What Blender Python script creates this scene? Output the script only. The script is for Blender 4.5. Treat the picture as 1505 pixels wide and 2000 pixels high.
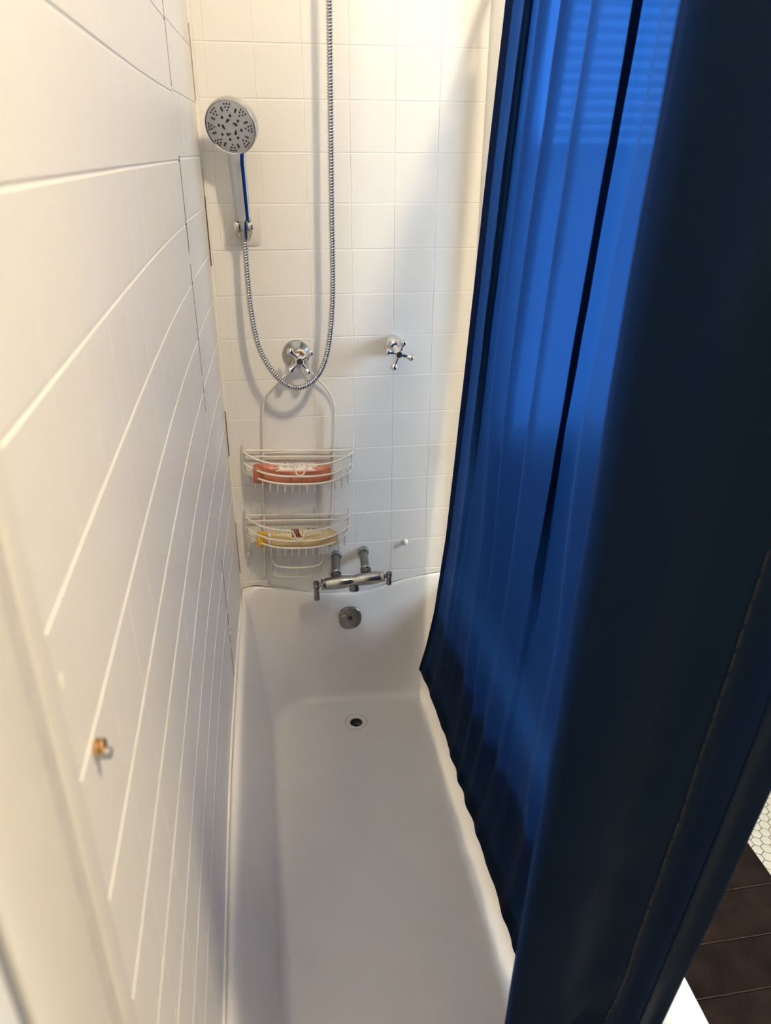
import bpy, bmesh, math, random
from mathutils import Vector, Matrix, noise
random.seed(7)
for o in list(bpy.data.objects): bpy.data.objects.remove(o, do_unlink=True)
scene = bpy.context.scene
COL = scene.collection
PI = math.pi

# ------------------------------------------------------------ camera, world, light, exposure
CAM = Vector((0.12, -1.974, 1.70))
cam = bpy.data.cameras.new('camera')
cam.sensor_fit = 'VERTICAL'; cam.sensor_height = 36.0; cam.lens = 1440 / 2000 * 36
cam.clip_start = 0.01
cam.dof.use_dof = True; cam.dof.focus_distance = 1.85; cam.dof.aperture_fstop = 5.6
camo = bpy.data.objects.new('camera', cam); COL.objects.link(camo)
R = ((0.98744021, -0.06433281, 0.14430216), (-0.15788753, -0.43519096, 0.88638612), (0.00577529, -0.89803681, -0.43988241))
camo.matrix_world = Matrix(((R[0][0], -R[0][1], -R[0][2], CAM.x), (R[1][0], -R[1][1], -R[1][2], CAM.y), (R[2][0], -R[2][1], -R[2][2], CAM.z), (0, 0, 0, 1)))
scene.camera = camo
w = bpy.data.worlds.new('world'); scene.world = w; w.use_nodes = True
w.node_tree.nodes['Background'].inputs[0].default_value = (.55, .7, 1, 1)
w.node_tree.nodes['Background'].inputs[1].default_value = 0.05
vs = scene.view_settings
vs.view_transform = 'Standard'; vs.look = 'None'; vs.gamma = 1; vs.use_curve_mapping = False
vs.exposure = 0.10
LAMP_POS = (1.12, -1.75, 3.31); LAMP_W = 360.0; LAMP_COL = (1.0, 0.83, 0.57)
SIDE_WINDOW = 62.0       # strength of the daylight pane in the right wall
FAR_WINDOW = 14.0         # strength of the daylight pane behind the blind
DAY = (.62, .80, 1.0)

# ------------------------------------------------------------ materials
def mat(name, col, rough=.5, metal=0., spec=.5, noise_amt=0., nscale=30., bump=0., bscale=60., coat=0.):
    m = bpy.data.materials.new(name); m.use_nodes = True
    nt = m.node_tree; b = nt.nodes['Principled BSDF']
    b.inputs['Base Color'].default_value = (*col, 1); b.inputs['Roughness'].default_value = rough
    b.inputs['Metallic'].default_value = metal; b.inputs['Specular IOR Level'].default_value = spec
    b.inputs['Coat Weight'].default_value = coat
    tc = nt.nodes.new('ShaderNodeTexCoord')
    if noise_amt:
        n = nt.nodes.new('ShaderNodeTexNoise'); n.inputs['Scale'].default_value = nscale; n.inputs['Detail'].default_value = 4
        nt.links.new(tc.outputs['Object'], n.inputs['Vector'])
        r = nt.nodes.new('ShaderNodeValToRGB')
        r.color_ramp.elements[0].color = (*[c * (1 - noise_amt) for c in col], 1)
        r.color_ramp.elements[1].color = (*[min(1, c * (1 + noise_amt)) for c in col], 1)
        r.color_ramp.elements[0].position = .3; r.color_ramp.elements[1].position = .7
        nt.links.new(n.outputs[0], r.inputs[0]); nt.links.new(r.outputs[0], b.inputs['Base Color'])
    if bump:
        n2 = nt.nodes.new('ShaderNodeTexNoise'); n2.inputs['Scale'].default_value = bscale; n2.inputs['Detail'].default_value = 3
        nt.links.new(tc.outputs['Object'], n2.inputs['Vector'])
        bp = nt.nodes.new('ShaderNodeBump'); bp.inputs['Strength'].default_value = bump; bp.inputs['Distance'].default_value = .002
        nt.links.new(n2.outputs[0], bp.inputs['Height']); nt.links.new(bp.outputs[0], b.inputs['Normal'])
    return m
def emit(name, col, s):
    m = bpy.data.materials.new(name); m.use_nodes = True; nt = m.node_tree
    for n in list(nt.nodes):
        if n.type == 'BSDF_PRINCIPLED': nt.nodes.remove(n)
    e = nt.nodes.new('ShaderNodeEmission'); e.inputs[0].default_value = (*col, 1); e.inputs[1].default_value = s
    nt.links.new(e.outputs[0], nt.nodes['Material Output'].inputs[0])
    return m
M = {}
M['tile'] = mat('tile_glaze', (.84, .815, .77), .36, noise_amt=.012, nscale=6, bump=.05, bscale=9)
M['grout'] = mat('grout', (.86, .84, .80), .8)
M['crack'] = mat('open_joint', (.05, .045, .04), .9)
M['stain'] = mat('stained_joint', (.45, .38, .27), .8)
M['paint'] = mat('wall_paint', (.56, .53, .47), .5, noise_amt=.015, nscale=5)
M['slate'] = mat('slate_backdrop', (.10, .105, .115), .6, noise_amt=.03)  # dark tone invented for the hidden wall, dims the curtain's lower part
M['casing'] = mat('casing_paint', (.80, .765, .71), .4, noise_amt=.02, nscale=8)
M['ceil'] = mat('ceiling_paint', (.72, .70, .67), .7, noise_amt=.01)
M['enamel'] = mat('tub_enamel', (.82, .785, .74), .25, noise_amt=.02, nscale=9, bump=.03, bscale=12)
M['caulk'] = mat('caulk', (.62, .58, .52), .6, noise_amt=.15, nscale=40)
M['groove1'] = mat('groove_shade', (.60, .575, .55), .7, noise_amt=.06)  # grey puts the groove's shade into the strip colour
M['groove2'] = mat('gap_shade', (.26, .26, .27), .7, noise_amt=.1)  # darker strip colour standing in for shade in the open gap
M['caulkw'] = mat('white_caulk', (.88, .85, .78), .5, noise_amt=.02)
M['chrome'] = mat('chrome', (.80, .80, .80), .10, 1, noise_amt=.01)
M['hchrome'] = mat('shower_chrome', (.56, .56, .57), .14, 1, noise_amt=.02)
M['steel'] = mat('worn_chrome', (.42, .42, .41), .22, 1, noise_amt=.12, nscale=60)
M['hose'] = mat('hose_chrome', (.60, .60, .60), .18, 1, noise_amt=.03)
M['dullmetal'] = mat('dull_metal', (.30, .295, .285), .38, 1, noise_amt=.15, nscale=70)
M['darkmetal'] = mat('dark_button', (.04, .04, .045), .35, noise_amt=.1)
M['silver'] = mat('silver_plastic', (.50, .50, .51), .32, .55, noise_amt=.02)
M['rubber'] = mat('black_rubber', (.012, .012, .014), .5, noise_amt=.1)
M['pad'] = mat('clear_adhesive_pad', (.74, .70, .655), .22, noise_amt=.02, nscale=15)
M['clamp'] = mat('nickel_clamp', (.58, .54, .48), .25, .8, noise_amt=.03)
M['wire'] = mat('coated_wire', (.84, .79, .69), .4, noise_amt=.05, nscale=30)
M['knob'] = mat('white_plastic', (.85, .82, .78), .35, noise_amt=.01)
M['coral'] = mat('coral_plastic', (.62, .215, .115), .33, noise_amt=.05, nscale=20)
M['corald'] = mat('coral_cap', (.50, .165, .09), .38, noise_amt=.05, nscale=20)
M['label'] = mat('white_label', (.82, .74, .68), .4, noise_amt=.03, nscale=50)
M['pink'] = mat('pink_print', (.80, .36, .27), .4, noise_amt=.08, nscale=60)
M['red'] = mat('red_print', (.42, .06, .045), .4, noise_amt=.1, nscale=60)
M['ink'] = mat('grey_ink', (.20, .19, .19), .5, noise_amt=.05)
M['cream'] = mat('cream_plastic', (.76, .58, .27), .33, noise_amt=.03, nscale=20)
M['yellow'] = mat('yellow_cap', (.80, .47, .05), .35, noise_amt=.05, nscale=30)
M['creaml'] = mat('cream_label', (.78, .68, .45), .4, noise_amt=.03, nscale=40)
M['maroon'] = mat('maroon_print', (.16, .025, .018), .4, noise_amt=.1, nscale=60)
M['creamink'] = mat('cream_ink', (.75, .62, .45), .4, noise_amt=.03)
M['brass'] = mat('brass', (.72, .45, .22), .3, 1, noise_amt=.1, nscale=90)
M['zinc'] = mat('zinc', (.42, .43, .45), .35, 1, noise_amt=.1, nscale=90)
M['mat'] = mat('brown_suede', (.017, .0095, .0066), .95, spec=.1, noise_amt=.45, nscale=14, bump=.3, bscale=220)
M['seam'] = mat('seam_thread', (.06, .042, .034), .9, spec=.1, noise_amt=.3, nscale=80)
M['hex'] = mat('hex_ceramic', (.55, .48, .37), .35, noise_amt=.04, nscale=40)
M['hexgrout'] = mat('dark_grout', (.10, .08, .06), .9, noise_amt=.2)
M['slat'] = mat('blind_slat', (.75, .77, .78), .5, noise_amt=.02)
M['frame'] = mat('window_frame_paint', (.78, .76, .72), .4, noise_amt=.02)
M['rod'] = mat('rod_chrome', (.7, .7, .7), .2, 1, noise_amt=.03)
M['thread'] = mat('hem_thread', (.006, .007, .012), .8, noise_amt=.1)
M['pane1'] = emit('daylit_frosted_pane', DAY, SIDE_WINDOW)
M['pane2'] = emit('daylit_pane_behind_blind', DAY, FAR_WINDOW)
M['pane3'] = emit('daylit_obscured_pane', DAY, FAR_WINDOW * .36)
M['bulb'] = emit('lamp_diffuser_glow', LAMP_COL, LAMP_W)
def curtain_mat():
    m = bpy.data.materials.new('navy_polyester'); m.use_nodes = True; nt = m.node_tree
    b = nt.nodes['Principled BSDF']; out = nt.nodes['Material Output']
    b.inputs['Base Color'].default_value = (.0050, .0110, .0225, 1); b.inputs['Roughness'].default_value = .55
    b.inputs['Specular IOR Level'].default_value = .02; b.inputs['Sheen Weight'].default_value = .0
    b.inputs['Sheen Tint'].default_value = (.3, .45, .8, 1)
    tc = nt.nodes.new('ShaderNodeTexCoord')
    wv = nt.nodes.new('ShaderNodeTexNoise'); wv.inputs['Scale'].default_value = 420; wv.inputs['Detail'].default_value = 2
    nt.links.new(tc.outputs['Object'], wv.inputs['Vector'])
    bp = nt.nodes.new('ShaderNodeBump'); bp.inputs['Strength'].default_value = .12; bp.inputs['Distance'].default_value = .001
    nt.links.new(wv.outputs[0], bp.inputs['Height']); nt.links.new(bp.outputs[0], b.inputs['Normal'])
    t = nt.nodes.new('ShaderNodeBsdfTranslucent'); t.inputs[0].default_value = (.0026, .0115, .044, 1)
    tr = nt.nodes.new('ShaderNodeBsdfTransparent'); tr.inputs[0].default_value = (.10, .30, .80, 1)
    a = nt.nodes.new('ShaderNodeAddShader'); nt.links.new(b.outputs[0], a.inputs[0]); nt.links.new(t.outputs[0], a.inputs[1])
    rf = nt.nodes.new('ShaderNodeBsdfRefraction'); rf.inputs['Color'].default_value = (.0028, .0150, .051, 1); rf.inputs['Roughness'].default_value = .85; rf.inputs['IOR'].default_value = 1.19
    a2 = nt.nodes.new('ShaderNodeAddShader'); nt.links.new(a.outputs[0], a2.inputs[0]); nt.links.new(rf.outputs[0], a2.inputs[1]); a = a2
    mx = nt.nodes.new('ShaderNodeMixShader'); mx.inputs[0].default_value = .009
    nt.links.new(a.outputs[0], mx.inputs[1]); nt.links.new(tr.outputs[0], mx.inputs[2])
    nt.links.new(mx.outputs[0], out.inputs[0])
    return m
M['curtain'] = curtain_mat()

# ------------------------------------------------------------ helpers
def link(o, parent=None):
    COL.objects.link(o)
    if parent is not None: o.parent = parent
    return o
def obj(name, bm, m, parent=None, smooth=True):
    me = bpy.data.meshes.new(name); bmesh.ops.recalc_face_normals(bm, faces=bm.faces[:]); bm.to_mesh(me); bm.free()
    me.materials.append(M[m])
    if smooth:
        me.polygons.foreach_set('use_smooth', [True] * len(me.polygons))
        me.set_sharp_from_angle(angle=math.radians(40))
    return link(bpy.data.objects.new(name, me), parent)
def empty(name, loc=(0, 0, 0)):
    o = bpy.data.objects.new(name, None); o.location = loc; o.empty_display_size = .02
    return link(o)
def tag(o, label, cat, group=None):
    o['label'] = label; o['category'] = cat
    if group: o['group'] = group
    return o
def struct(o, label=None):
    o['kind'] = 'structure'
    if label: o['label'] = label
    return o
def box(bm, x0, x1, y0, y1, z0, z1, bev=0, seg=2):
    r = bmesh.ops.create_cube(bm, size=1, matrix=Matrix.Translation(((x0 + x1) / 2, (y0 + y1) / 2, (z0 + z1) / 2)) @ Matrix.Diagonal((x1 - x0, y1 - y0, z1 - z0, 1)))
    if bev:
        es = list({e for v in r['verts'] for e in v.link_edges})
        bmesh.ops.bevel(bm, geom=es, offset=bev, segments=seg, profile=.5, affect='EDGES')
    return bm
def boxobj(name, b, m, parent=None, bev=0):
    return obj(name, box(bmesh.new(), *b, bev=bev), m, parent)
def frame_of(d):
    d = Vector(d).normalized(); a = Vector((0, 0, 1)) if abs(d.z) < .9 else Vector((0, 1, 0))
    u = d.cross(a).normalized(); return u, u.cross(d).normalized()
def loft(bm, rings, closed=True, cap0=True, cap1=True):
    vs = [[bm.verts.new(p) for p in r] for r in rings]
    n = len(rings[0])
    for a, b in zip(vs, vs[1:]):
        for i in range(n if closed else n - 1):
            bm.faces.new((a[i], a[(i + 1) % n], b[(i + 1) % n], b[i]))
    if cap0 and closed: bm.faces.new(vs[0][::-1])
    if cap1 and closed: bm.faces.new(vs[-1])
    return vs
def lathe(bm, o, d, prof, n=24, cap0=True, cap1=True):     # prof: [(distance along d, radius)]
    o = Vector(o); d = Vector(d).normalized(); u, v = frame_of(d)
    return loft(bm, [[o + d * t + (u * math.cos(2 * PI * k / n) + v * math.sin(2 * PI * k / n)) * r for k in range(n)] for t, r in prof], cap0=cap0, cap1=cap1)
def catmull(ps, per=8, closed=False):
    ps = [Vector(p) for p in ps]; out = []; n = len(ps)
    for i in range(n if closed else n - 1):
        g = (lambda k: ps[k % n]) if closed else (lambda k: ps[max(0, min(n - 1, k))])
        p0, p1, p2, p3 = g(i - 1), g(i), g(i + 1), g(i + 2)
        for j in range(per):
            t = j / per
            out.append(.5 * ((2 * p1) + (p2 - p0) * t + (2 * p0 - 5 * p1 + 4 * p2 - p3) * t * t + (3 * p1 - p0 - 3 * p2 + p3) * t ** 3))
    if not closed: out.append(ps[-1])
    return out
def tube(bm, path, r, n=8, radii=None, cap=True):
    path = [Vector(p) for p in path]
    rings = []; u = None
    for i, p in enumerate(path):
        d = (path[min(i + 1, len(path) - 1)] - path[max(i - 1, 0)]).normalized()
        if u is None: u, _ = frame_of(d)
        u = (u - d * u.dot(d)).normalized(); v = d.cross(u)
        rr = radii[i] if radii else r
        rings.append([p + (u * math.cos(2 * PI * k / n) + v * math.sin(2 * PI * k / n)) * rr for k in range(n)])
    return loft(bm, rings, cap0=cap, cap1=cap)
def sphere(bm, c, r, seg=14, sc=(1, 1, 1)):
    bmesh.ops.create_uvsphere(bm, u_segments=seg, v_segments=max(6, seg * 2 // 3), radius=r, matrix=Matrix.Translation(c) @ Matrix.Diagonal((*sc, 1)))
def interp(x, pts):
    if x <= pts[0][0]: return pts[0][1]
    for (a, fa), (b, fb) in zip(pts, pts[1:]):
        if x <= b: return fa + (fb - fa) * (x - a) / (b - a)
    return pts[-1][1]
def smooth_interp(x, pts):
    if x <= pts[0][0]: return pts[0][1]
    for (a, fa), (b, fb) in zip(pts, pts[1:]):
        if x <= b:
            t = (x - a) / (b - a); t = t * t * (3 - 2 * t); return fa + (fb - fa) * t
    return pts[-1][1]

# ------------------------------------------------------------ room shell
RX, NY, CZ = 2.30, -2.95, 3.4
LB = [(-3.0, -.004), (-1.75, -.006), (-1.6, -.009), (-1.4, -.013), (-1.1, -.018), (-.75, -.0205), (-.44, -.0165), (-.2, -.011), (0, -.005)]
def lx(y):            # surface of the slightly bowed left wall
    
    i = max(1, min(len(LB) - 2, next((k for k in range(1, len(LB)) if y <= LB[k][0]), len(LB) - 1)))
    (a, fa), (b, fb) = LB[i - 1], LB[i]
    y = max(LB[0][0], min(LB[-1][0], y))
    for (a, fa), (b, fb) in zip(LB, LB[1:]):
        if a <= y <= b: break
    k = LB.index((a, fa))
    pa = LB[max(0, k - 1)]; pb = LB[min(len(LB) - 1, k + 2)]
    ma = (fb - pa[1]) / (b - pa[0]); mb = (pb[1] - fa) / (pb[0] - a)
    h = b - a; t = (y - a) / h
    return (2 * t ** 3 - 3 * t * t + 1) * fa + (t ** 3 - 2 * t * t + t) * h * ma + (-2 * t ** 3 + 3 * t * t) * fb + (t ** 3 - t * t) * h * mb
floor = struct(boxobj('floor', (0, RX, NY, 0, -.06, -.004), 'hexgrout'))
ceiling = struct(boxobj('ceiling', (-.1, RX + .1, NY - .1, .1, CZ, CZ + .06), 'ceil'))
struct(boxobj('wall_right', (RX, RX + .1, NY, 0, -.06, CZ), 'paint'))
struct(boxobj('wall_near', (-.1, RX + .1, NY - .1, NY, -.06, CZ), 'paint'))
wall_far = struct(boxobj('wall_far', (-.1, RX + .1, -.0047, .1, -.06, CZ), 'grout'))
boxobj('painted_plaster', (.7, RX, -.007, -.003, 0, CZ), 'slate', wall_far)
boxobj('upper_plaster', (0, .7, -.007, -.003, 2.25, CZ), 'paint', wall_far)
bm = bmesh.new()
ys = [0 - .05 * k for k in range(60)]
loft(bm, [[(lx(y) - .0013, y, -.06), (lx(y) - .0013, y, CZ), (-.1, y, CZ), (-.1, y, -.06)] for y in ys])
wall_left = struct(obj('wall_left', bm, 'grout'))
TT = .006
tile_cache = {}
def tile_mesh(wd, ht, name='tile'):
    key = (round(wd, 4), round(ht, 4))
    if key not in tile_cache:
        bm = bmesh.new(); t = TT; b = .0011
        # a thin slab with a chamfered face, local x across, y outwards (towards -y), z up
        rings = []
        for yy, ix, iz in ((t * .5, 0, 0), (-t * .5 + .0006, 0, 0), (-t * .5 + .0002, .0002, .0004), (-t * .5, .0007, .0012)):
            x, z = wd / 2 - ix, ht / 2 - iz
            rings.append([(-x, yy, -z), (x, yy, -z), (x, yy, z), (-x, yy, z)])
        loft(bm, rings)
        me = bpy.data.meshes.new(name); bmesh.ops.recalc_face_normals(bm, faces=bm.faces[:]); bm.to_mesh(me); bm.free(); me.materials.append(M['tile'])
        tile_cache[key] = me
    return tile_cache[key]
# far wall tiles
ROWS = [2.25, 2.137, 2.027, 1.916, 1.806, 1.695, 1.582, 1.474, 1.364, 1.253, 1.143, 1.035, .934, .833, .727, .626, .5175, .425]
COLS = [.002, .025, .133, .241, .349, .458, .565, .677]
for zt, zb in zip(ROWS, ROWS[1:]):
    for a, b in zip(COLS, COLS[1:]):
        o = bpy.data.objects.new('tile', tile_mesh(b - a - .0008, zt - zb - .0026)); link(o, wall_far)
        o.location = ((a + b) / 2, -TT / 2 + .0004 + random.uniform(-.0002, .0002), (zt + zb) / 2)
        o.rotation_euler = (random.uniform(-.003, .003), 0, random.uniform(-.003, .003))
# left wall tiles: columns 0.108 wide from the corner, a step at the open seam
PITCH = .1092; LZ0 = 1.791
lz = [LZ0 + PITCH * k for k in range(4, -12, -1)]; lz[-1] = .478; 
NC = 15
for zt, zb in zip(lz, lz[1:]):
    if zt <= .49: continue
    zb = max(zb, .478)
    for c in range(NC):
        y1, y0 = -.004 - .1077 * c, -.004 - .1077 * (c + 1)
        gap = .0005 if c not in (3, 4) else .0012
        dz = .004 if c < 4 else 0
        o = bpy.data.objects.new('tile', tile_mesh(abs(y1 - y0) - gap, zt - zb - .0032)); link(o, wall_left)
        ym = (y0 + y1) / 2; slope = (lx(y1) - lx(y0)) / (y1 - y0)
        o.location = (lx(ym) - TT / 2 - .0002, ym, (zt + zb) / 2 + dz)
        o.rotation_euler = (0, 0, PI / 2 - math.atan(slope) + random.uniform(-.002, .002))
# open dark joint where the grout has fallen out, in uneven lengths
def strip(name, pts, wd, m, parent, th=.0008):
    bm = bmesh.new(); tube(bm, pts, wd, 6); return obj(name, bm, m, parent)
ysm = -.004 - .1077 * 4
for i, (z0, z1, r) in enumerate(((1.96, 1.80, .0007), (1.69, 1.52, .0011), (1.50, 1.28, .0010), (1.27, 1.20, .0007), (.84, .70, .0009), (.695, .655, .0012), (.645, .60, .0012), (.59, .50, .0010))):
    n = 6
    strip('open_joint', [(lx(ysm) - .0004 + random.uniform(-.0002, .0002), ysm + random.uniform(-.0008, .0008), z0 + (z1 - z0) * k / n) for k in range(n + 1)], r, 'crack', wall_left)
for i, (z0, z1, r, m) in enumerate(((1.60, 1.44, .0010, 'crack'), (1.06, .93, .0009, 'crack'), (1.66, 1.60, .0006, 'stain'), (.72, .55, .0014, 'stain'), (1.95, 1.80, .0006, 'stain'))):
    n = 6
    strip('corner_joint', [(lx(0) + .0012, -.0062 + random.uniform(-.0006, .0006), z0 + (z1 - z0) * k / n) for k in range(n + 1)], r, m, wall_left)
bm = bmesh.new(); sphere(bm, (lx(ysm) + .001, ysm + .002, .632), .005, 10, (.5, .7, 1.7)); obj('caulk_dab', bm, 'caulkw', wall_left)
bm = bmesh.new(); sphere(bm, (lx(-1.612) + .0004, -1.612, 1.424), .0034, 10, (.3, .8, 2.4)); obj('caulk_dab', bm, 'caulkw', wall_left)
# near end of the tiled wall: smooth edge moulding, groove, casing board
def left_strip(name, y0, y1, t, m, z0=0, z1=CZ, bev=.004):
    bm = bmesh.new(); box(bm, lx(y0) - .006, lx(y0) + t, y0, y1, z0, z1, bev, 3); return struct(obj(name, bm, m))
left_strip('trim_1', -1.6495, -1.6212, .0012, 'casing')
left_strip('trim_2', -1.752, -1.673, .0030, 'casing')
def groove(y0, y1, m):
    bm = bmesh.new(); box(bm, lx(y0) - .004, lx(y0) - .0004, y0, y1, 0, CZ); obj('groove_shade', bm, m, wall_left)  # flat strip tinted to carry the shade between casing boards
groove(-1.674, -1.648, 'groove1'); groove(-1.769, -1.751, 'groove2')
left_strip('trim_3', -1.90, -1.768, .0060, 'casing')
# white post at the end of the tiled alcove
bm = bmesh.new(); loft(bm, [[(.679, 0, z), (.679, -.008, z), (.686, -.018, z), (.700, -.032, z), (.718, -.043, z), (.738, -.048, z), (.752, -.046, z), (.752, 0, z)] for z in (0, 1.2, CZ)]); struct(obj('trim_4', bm, 'frame'))

# windows
win1 = struct(empty('window_1', (RX, -.5, 1.45)))
def child_box(name, b, m, p, bev=.003):
    o = boxobj(name, b, m, p, bev); o.matrix_parent_inverse = Matrix.Translation(p.location).inverted(); return o
WY0, WY1, WZ0, WZ1 = -.74, -.44, 1.10, 1.90
child_box('pane', (RX - .012, RX - .006, WY0, WY1, WZ0, WZ1), 'pane1', win1, 0)
for b in ((RX - .03, RX + .001, WY0 - .06, WY0, WZ0 - .06, WZ1 + .06), (RX - .03, RX + .001, WY1, WY1 + .06, WZ0 - .06, WZ1 + .06), (RX - .03, RX + .001, WY0, WY1, WZ1, WZ1 + .06), (RX - .05, RX + .001, WY0 - .07, WY1 + .07, WZ0 - .06, WZ0)):
    child_box('window_frame', b, 'frame', win1)
X0, X1, Z0, ZM, Z1 = .805, 1.40, .98, 1.70, 2.42
win2 = struct(empty('window_2', (1.13, 0, 2.06)))
child_box('pane', (X0, X1, -.012, -.0065, ZM, Z1), 'pane2', win2, 0)
child_box('lower_pane', (X0, X1, -.012, -.0065, Z0, ZM), 'pane3', win2, 0)
child_box('meeting_rail', (X0, X1, -.03, -.0065, ZM - .02, ZM + .02), 'frame', win2)
for b in ((X0 - .05, X0, -.045, -.005, Z0 - .05, Z1 + .05), (X1, X1 + .05, -.045, -.005, Z0 - .05, Z1 + .05), (X0, X1, -.045, -.005, Z1, Z1 + .05), (X0 - .06, X1 + .06, -.06, -.005, Z0 - .05, Z0)):
    child_box('window_frame', b, 'frame', win2)
blind = tag(empty('venetian_blind', (1.13, -.03, Z1)), 'pale slatted blind glowing in the daylight behind the blue curtain', 'blind')
k = 0; zz = Z1 - .03
while zz > ZM + .03:
    bm = bmesh.new(); c = Matrix.Translation((1.13, -.030, zz)) @ Matrix.Rotation(math.radians(52), 4, 'X')
    bmesh.ops.create_cube(bm, size=1, matrix=c @ Matrix.Diagonal((X1 - X0 - .01, .020, .001, 1)))
    o = obj('slat', bm, 'slat', blind); o.matrix_parent_inverse = Matrix.Translation(blind.location).inverted(); zz -= .027
for xx in (X0 + .08, 1.13, X1 - .08):
    bm = bmesh.new(); tube(bm, [(xx, -.043, ZM + .02), (xx, -.043, Z1)], .0015, 6); o = obj('cord', bm, 'slat', blind); o.matrix_parent_inverse = Matrix.Translation(blind.location).inverted()

# ceiling lamp
lamp = tag(empty('ceiling_lamp', (LAMP_POS[0], LAMP_POS[1], CZ)), 'round flush ceiling lamp with warm glowing diffuser above the bathtub', 'lamp')
bm = bmesh.new(); lathe(bm, (0, 0, 0), (0, 0, -1), [(0, .13), (.03, .135), (.05, .125)], 40); obj('base', bm, 'frame', lamp)
bm = bmesh.new(); lathe(bm, (0, 0, -.05), (0, 0, -1), [(0, .110), (.03, .108), (.06, .090), (.08, .058), (.088, .015)], 40); obj('diffuser', bm, 'bulb', lamp)

# floor: small hexagon tiles, singly where they show
HP = .0278; HR = HP / math.sqrt(3)
def hex_rings(cx, cy, r):
    return [[(cx + rr * math.sin(PI / 3 * k), cy + rr * math.cos(PI / 3 * k), z) for k in range(6)] for rr, z in ((r, -.004), (r, -.0006), (r - .0008, 0))]
bm = bmesh.new(); loft(bm, hex_rings(0, 0, HR - .0011)); me = bpy.data.meshes.new('hex_tile')
bmesh.ops.recalc_face_normals(bm, faces=bm.faces[:]); bm.to_mesh(me); bm.free(); me.materials.append(M['hex'])
near = []; rest = []
for j in range(-110, 2):
    for i in range(26, 84):
        x = i * HP + (HP / 2 if j % 2 else 0); y = j * HR * 1.5 - .01
        if x > RX - .015 or y < NY + .015 or y > -.015 or x < .76: continue
        (near if 1.29 < x < 1.56 and -.93 < y < -.46 else rest).append((x, y))
near.sort(key=lambda p: (p[0] - 1.39) ** 2 + (p[1] + .70) ** 2); rest += near[290:]; near = near[:290]
for x, y in near:
    o = bpy.data.objects.new('hex_tile', me); link(o, floor); o.location = (x, y, 0)
vsl = []; fsl = []
for x, y in rest:
    b = len(vsl)
    for r in hex_rings(x, y, HR - .0011): vsl += r
    for a in (0, 6):
        for k in range(6): fsl.append((b + a + k, b + a + k + 6, b + a + (k + 1) % 6 + 6, b + a + (k + 1) % 6))
    fsl.append(tuple(b + 12 + k for k in range(5, -1, -1)))
me2 = bpy.data.meshes.new('hex_tile_field'); me2.from_pydata(vsl, [], fsl); me2.materials.append(M['hex'])
o = link(bpy.data.objects.new('hex_tile_field', me2), floor); o['kind'] = 'stuff'

# ------------------------------------------------------------ bathtub
tub = tag(empty('bathtub', (.37, -.81, 0)), 'long white enamel bathtub beside the tiled walls under the curtain', 'bathtub')
LIP = [(0, .497), (.041, .505), (.133, .480), (.222, .457), (.356, .449), (.394, .452), (.454, .477), (.52, .488), (.602, .502), (.74, .50)]
def rimz(x, y):
    f = max(0, 1 - max(0, -y - .006) / .085); f = f * f * (3 - 2 * f)
    return (interp(x, LIP) - .48) * f
def rrect(x0, x1, y0, y1, r, z, n=10, m=14, lip=0):
    pts = []
    rl = r if isinstance(r, tuple) else (r,) * 4
    cs = [((x1 - rl[0], y1 - rl[0]), 0, rl[0]), ((x0 + rl[1], y1 - rl[1]), PI / 2, rl[1]), ((x0 + rl[2], y0 + rl[2]), PI, rl[2]), ((x1 - rl[3], y0 + rl[3]), 1.5 * PI, rl[3])]
    ends = []
    for (cx, cy), a0, rr in cs:
        ends.append([(cx + rr * math.cos(a0 + PI / 2 * k / n), cy + rr * math.sin(a0 + PI / 2 * k / n)) for k in range(n + 1)])
    for i in range(4):
        pts += ends[i]
        a, b = ends[i][-1], ends[(i + 1) % 4][0]
        pts += [(a[0] + (b[0] - a[0]) * k / m, a[1] + (b[1] - a[1]) * k / m) for k in range(1, m)]
    return [(x + (lx(y) - .0035) * max(0, 1 - x / .06), y, z + lip * rimz(x, y)) for x, y in pts]
TY = -1.62; DR = (.318, -.222)
rings = [rrect(.004, .737, TY, -.008, .004, .0), rrect(.004, .737, TY, -.008, .004, .455, lip=.8), rrect(.004, .737, TY, -.0075, .005, .472, lip=1),
         rrect(.0055, .733, TY + .004, -.0085, .008, .4785, lip=1), rrect(.009, .726, TY + .01, -.0105, .012, .481, lip=1),
         rrect(.0125, .672, -1.56, -.013, .03, .4805, lip=1), rrect(.0175, .661, -1.55, -.0165, .04, .4765, lip=1), rrect(.0215, .654, -1.542, -.020, .05, .466, lip=.95),
         rrect(.026, .647, -1.53, -.026, .06, .44, lip=.7), rrect(.032, .639, -1.515, -.036, .075, .39, lip=.35), rrect(.040, .628, -1.49, -.052, .09, .32, lip=.1),
         rrect(.048, .617, -1.46, -.074, .105, .25), rrect(.054, .609, -1.44, -.094, .115, .195), rrect(.059, .603, -1.425, -.108, .12, .158), rrect(.063, .598, -1.415, -.118, .12, .139), rrect(.069, .591, -1.405, -.129, .12, .1285),
         rrect(.078, .581, -1.395, -.142, .12, .1222), rrect(.092, .566, -1.37, -.158, .115, .1198), rrect(.112, .546, -1.34, -.178, .11, .1193)]
N = len(rings[0])
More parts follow.
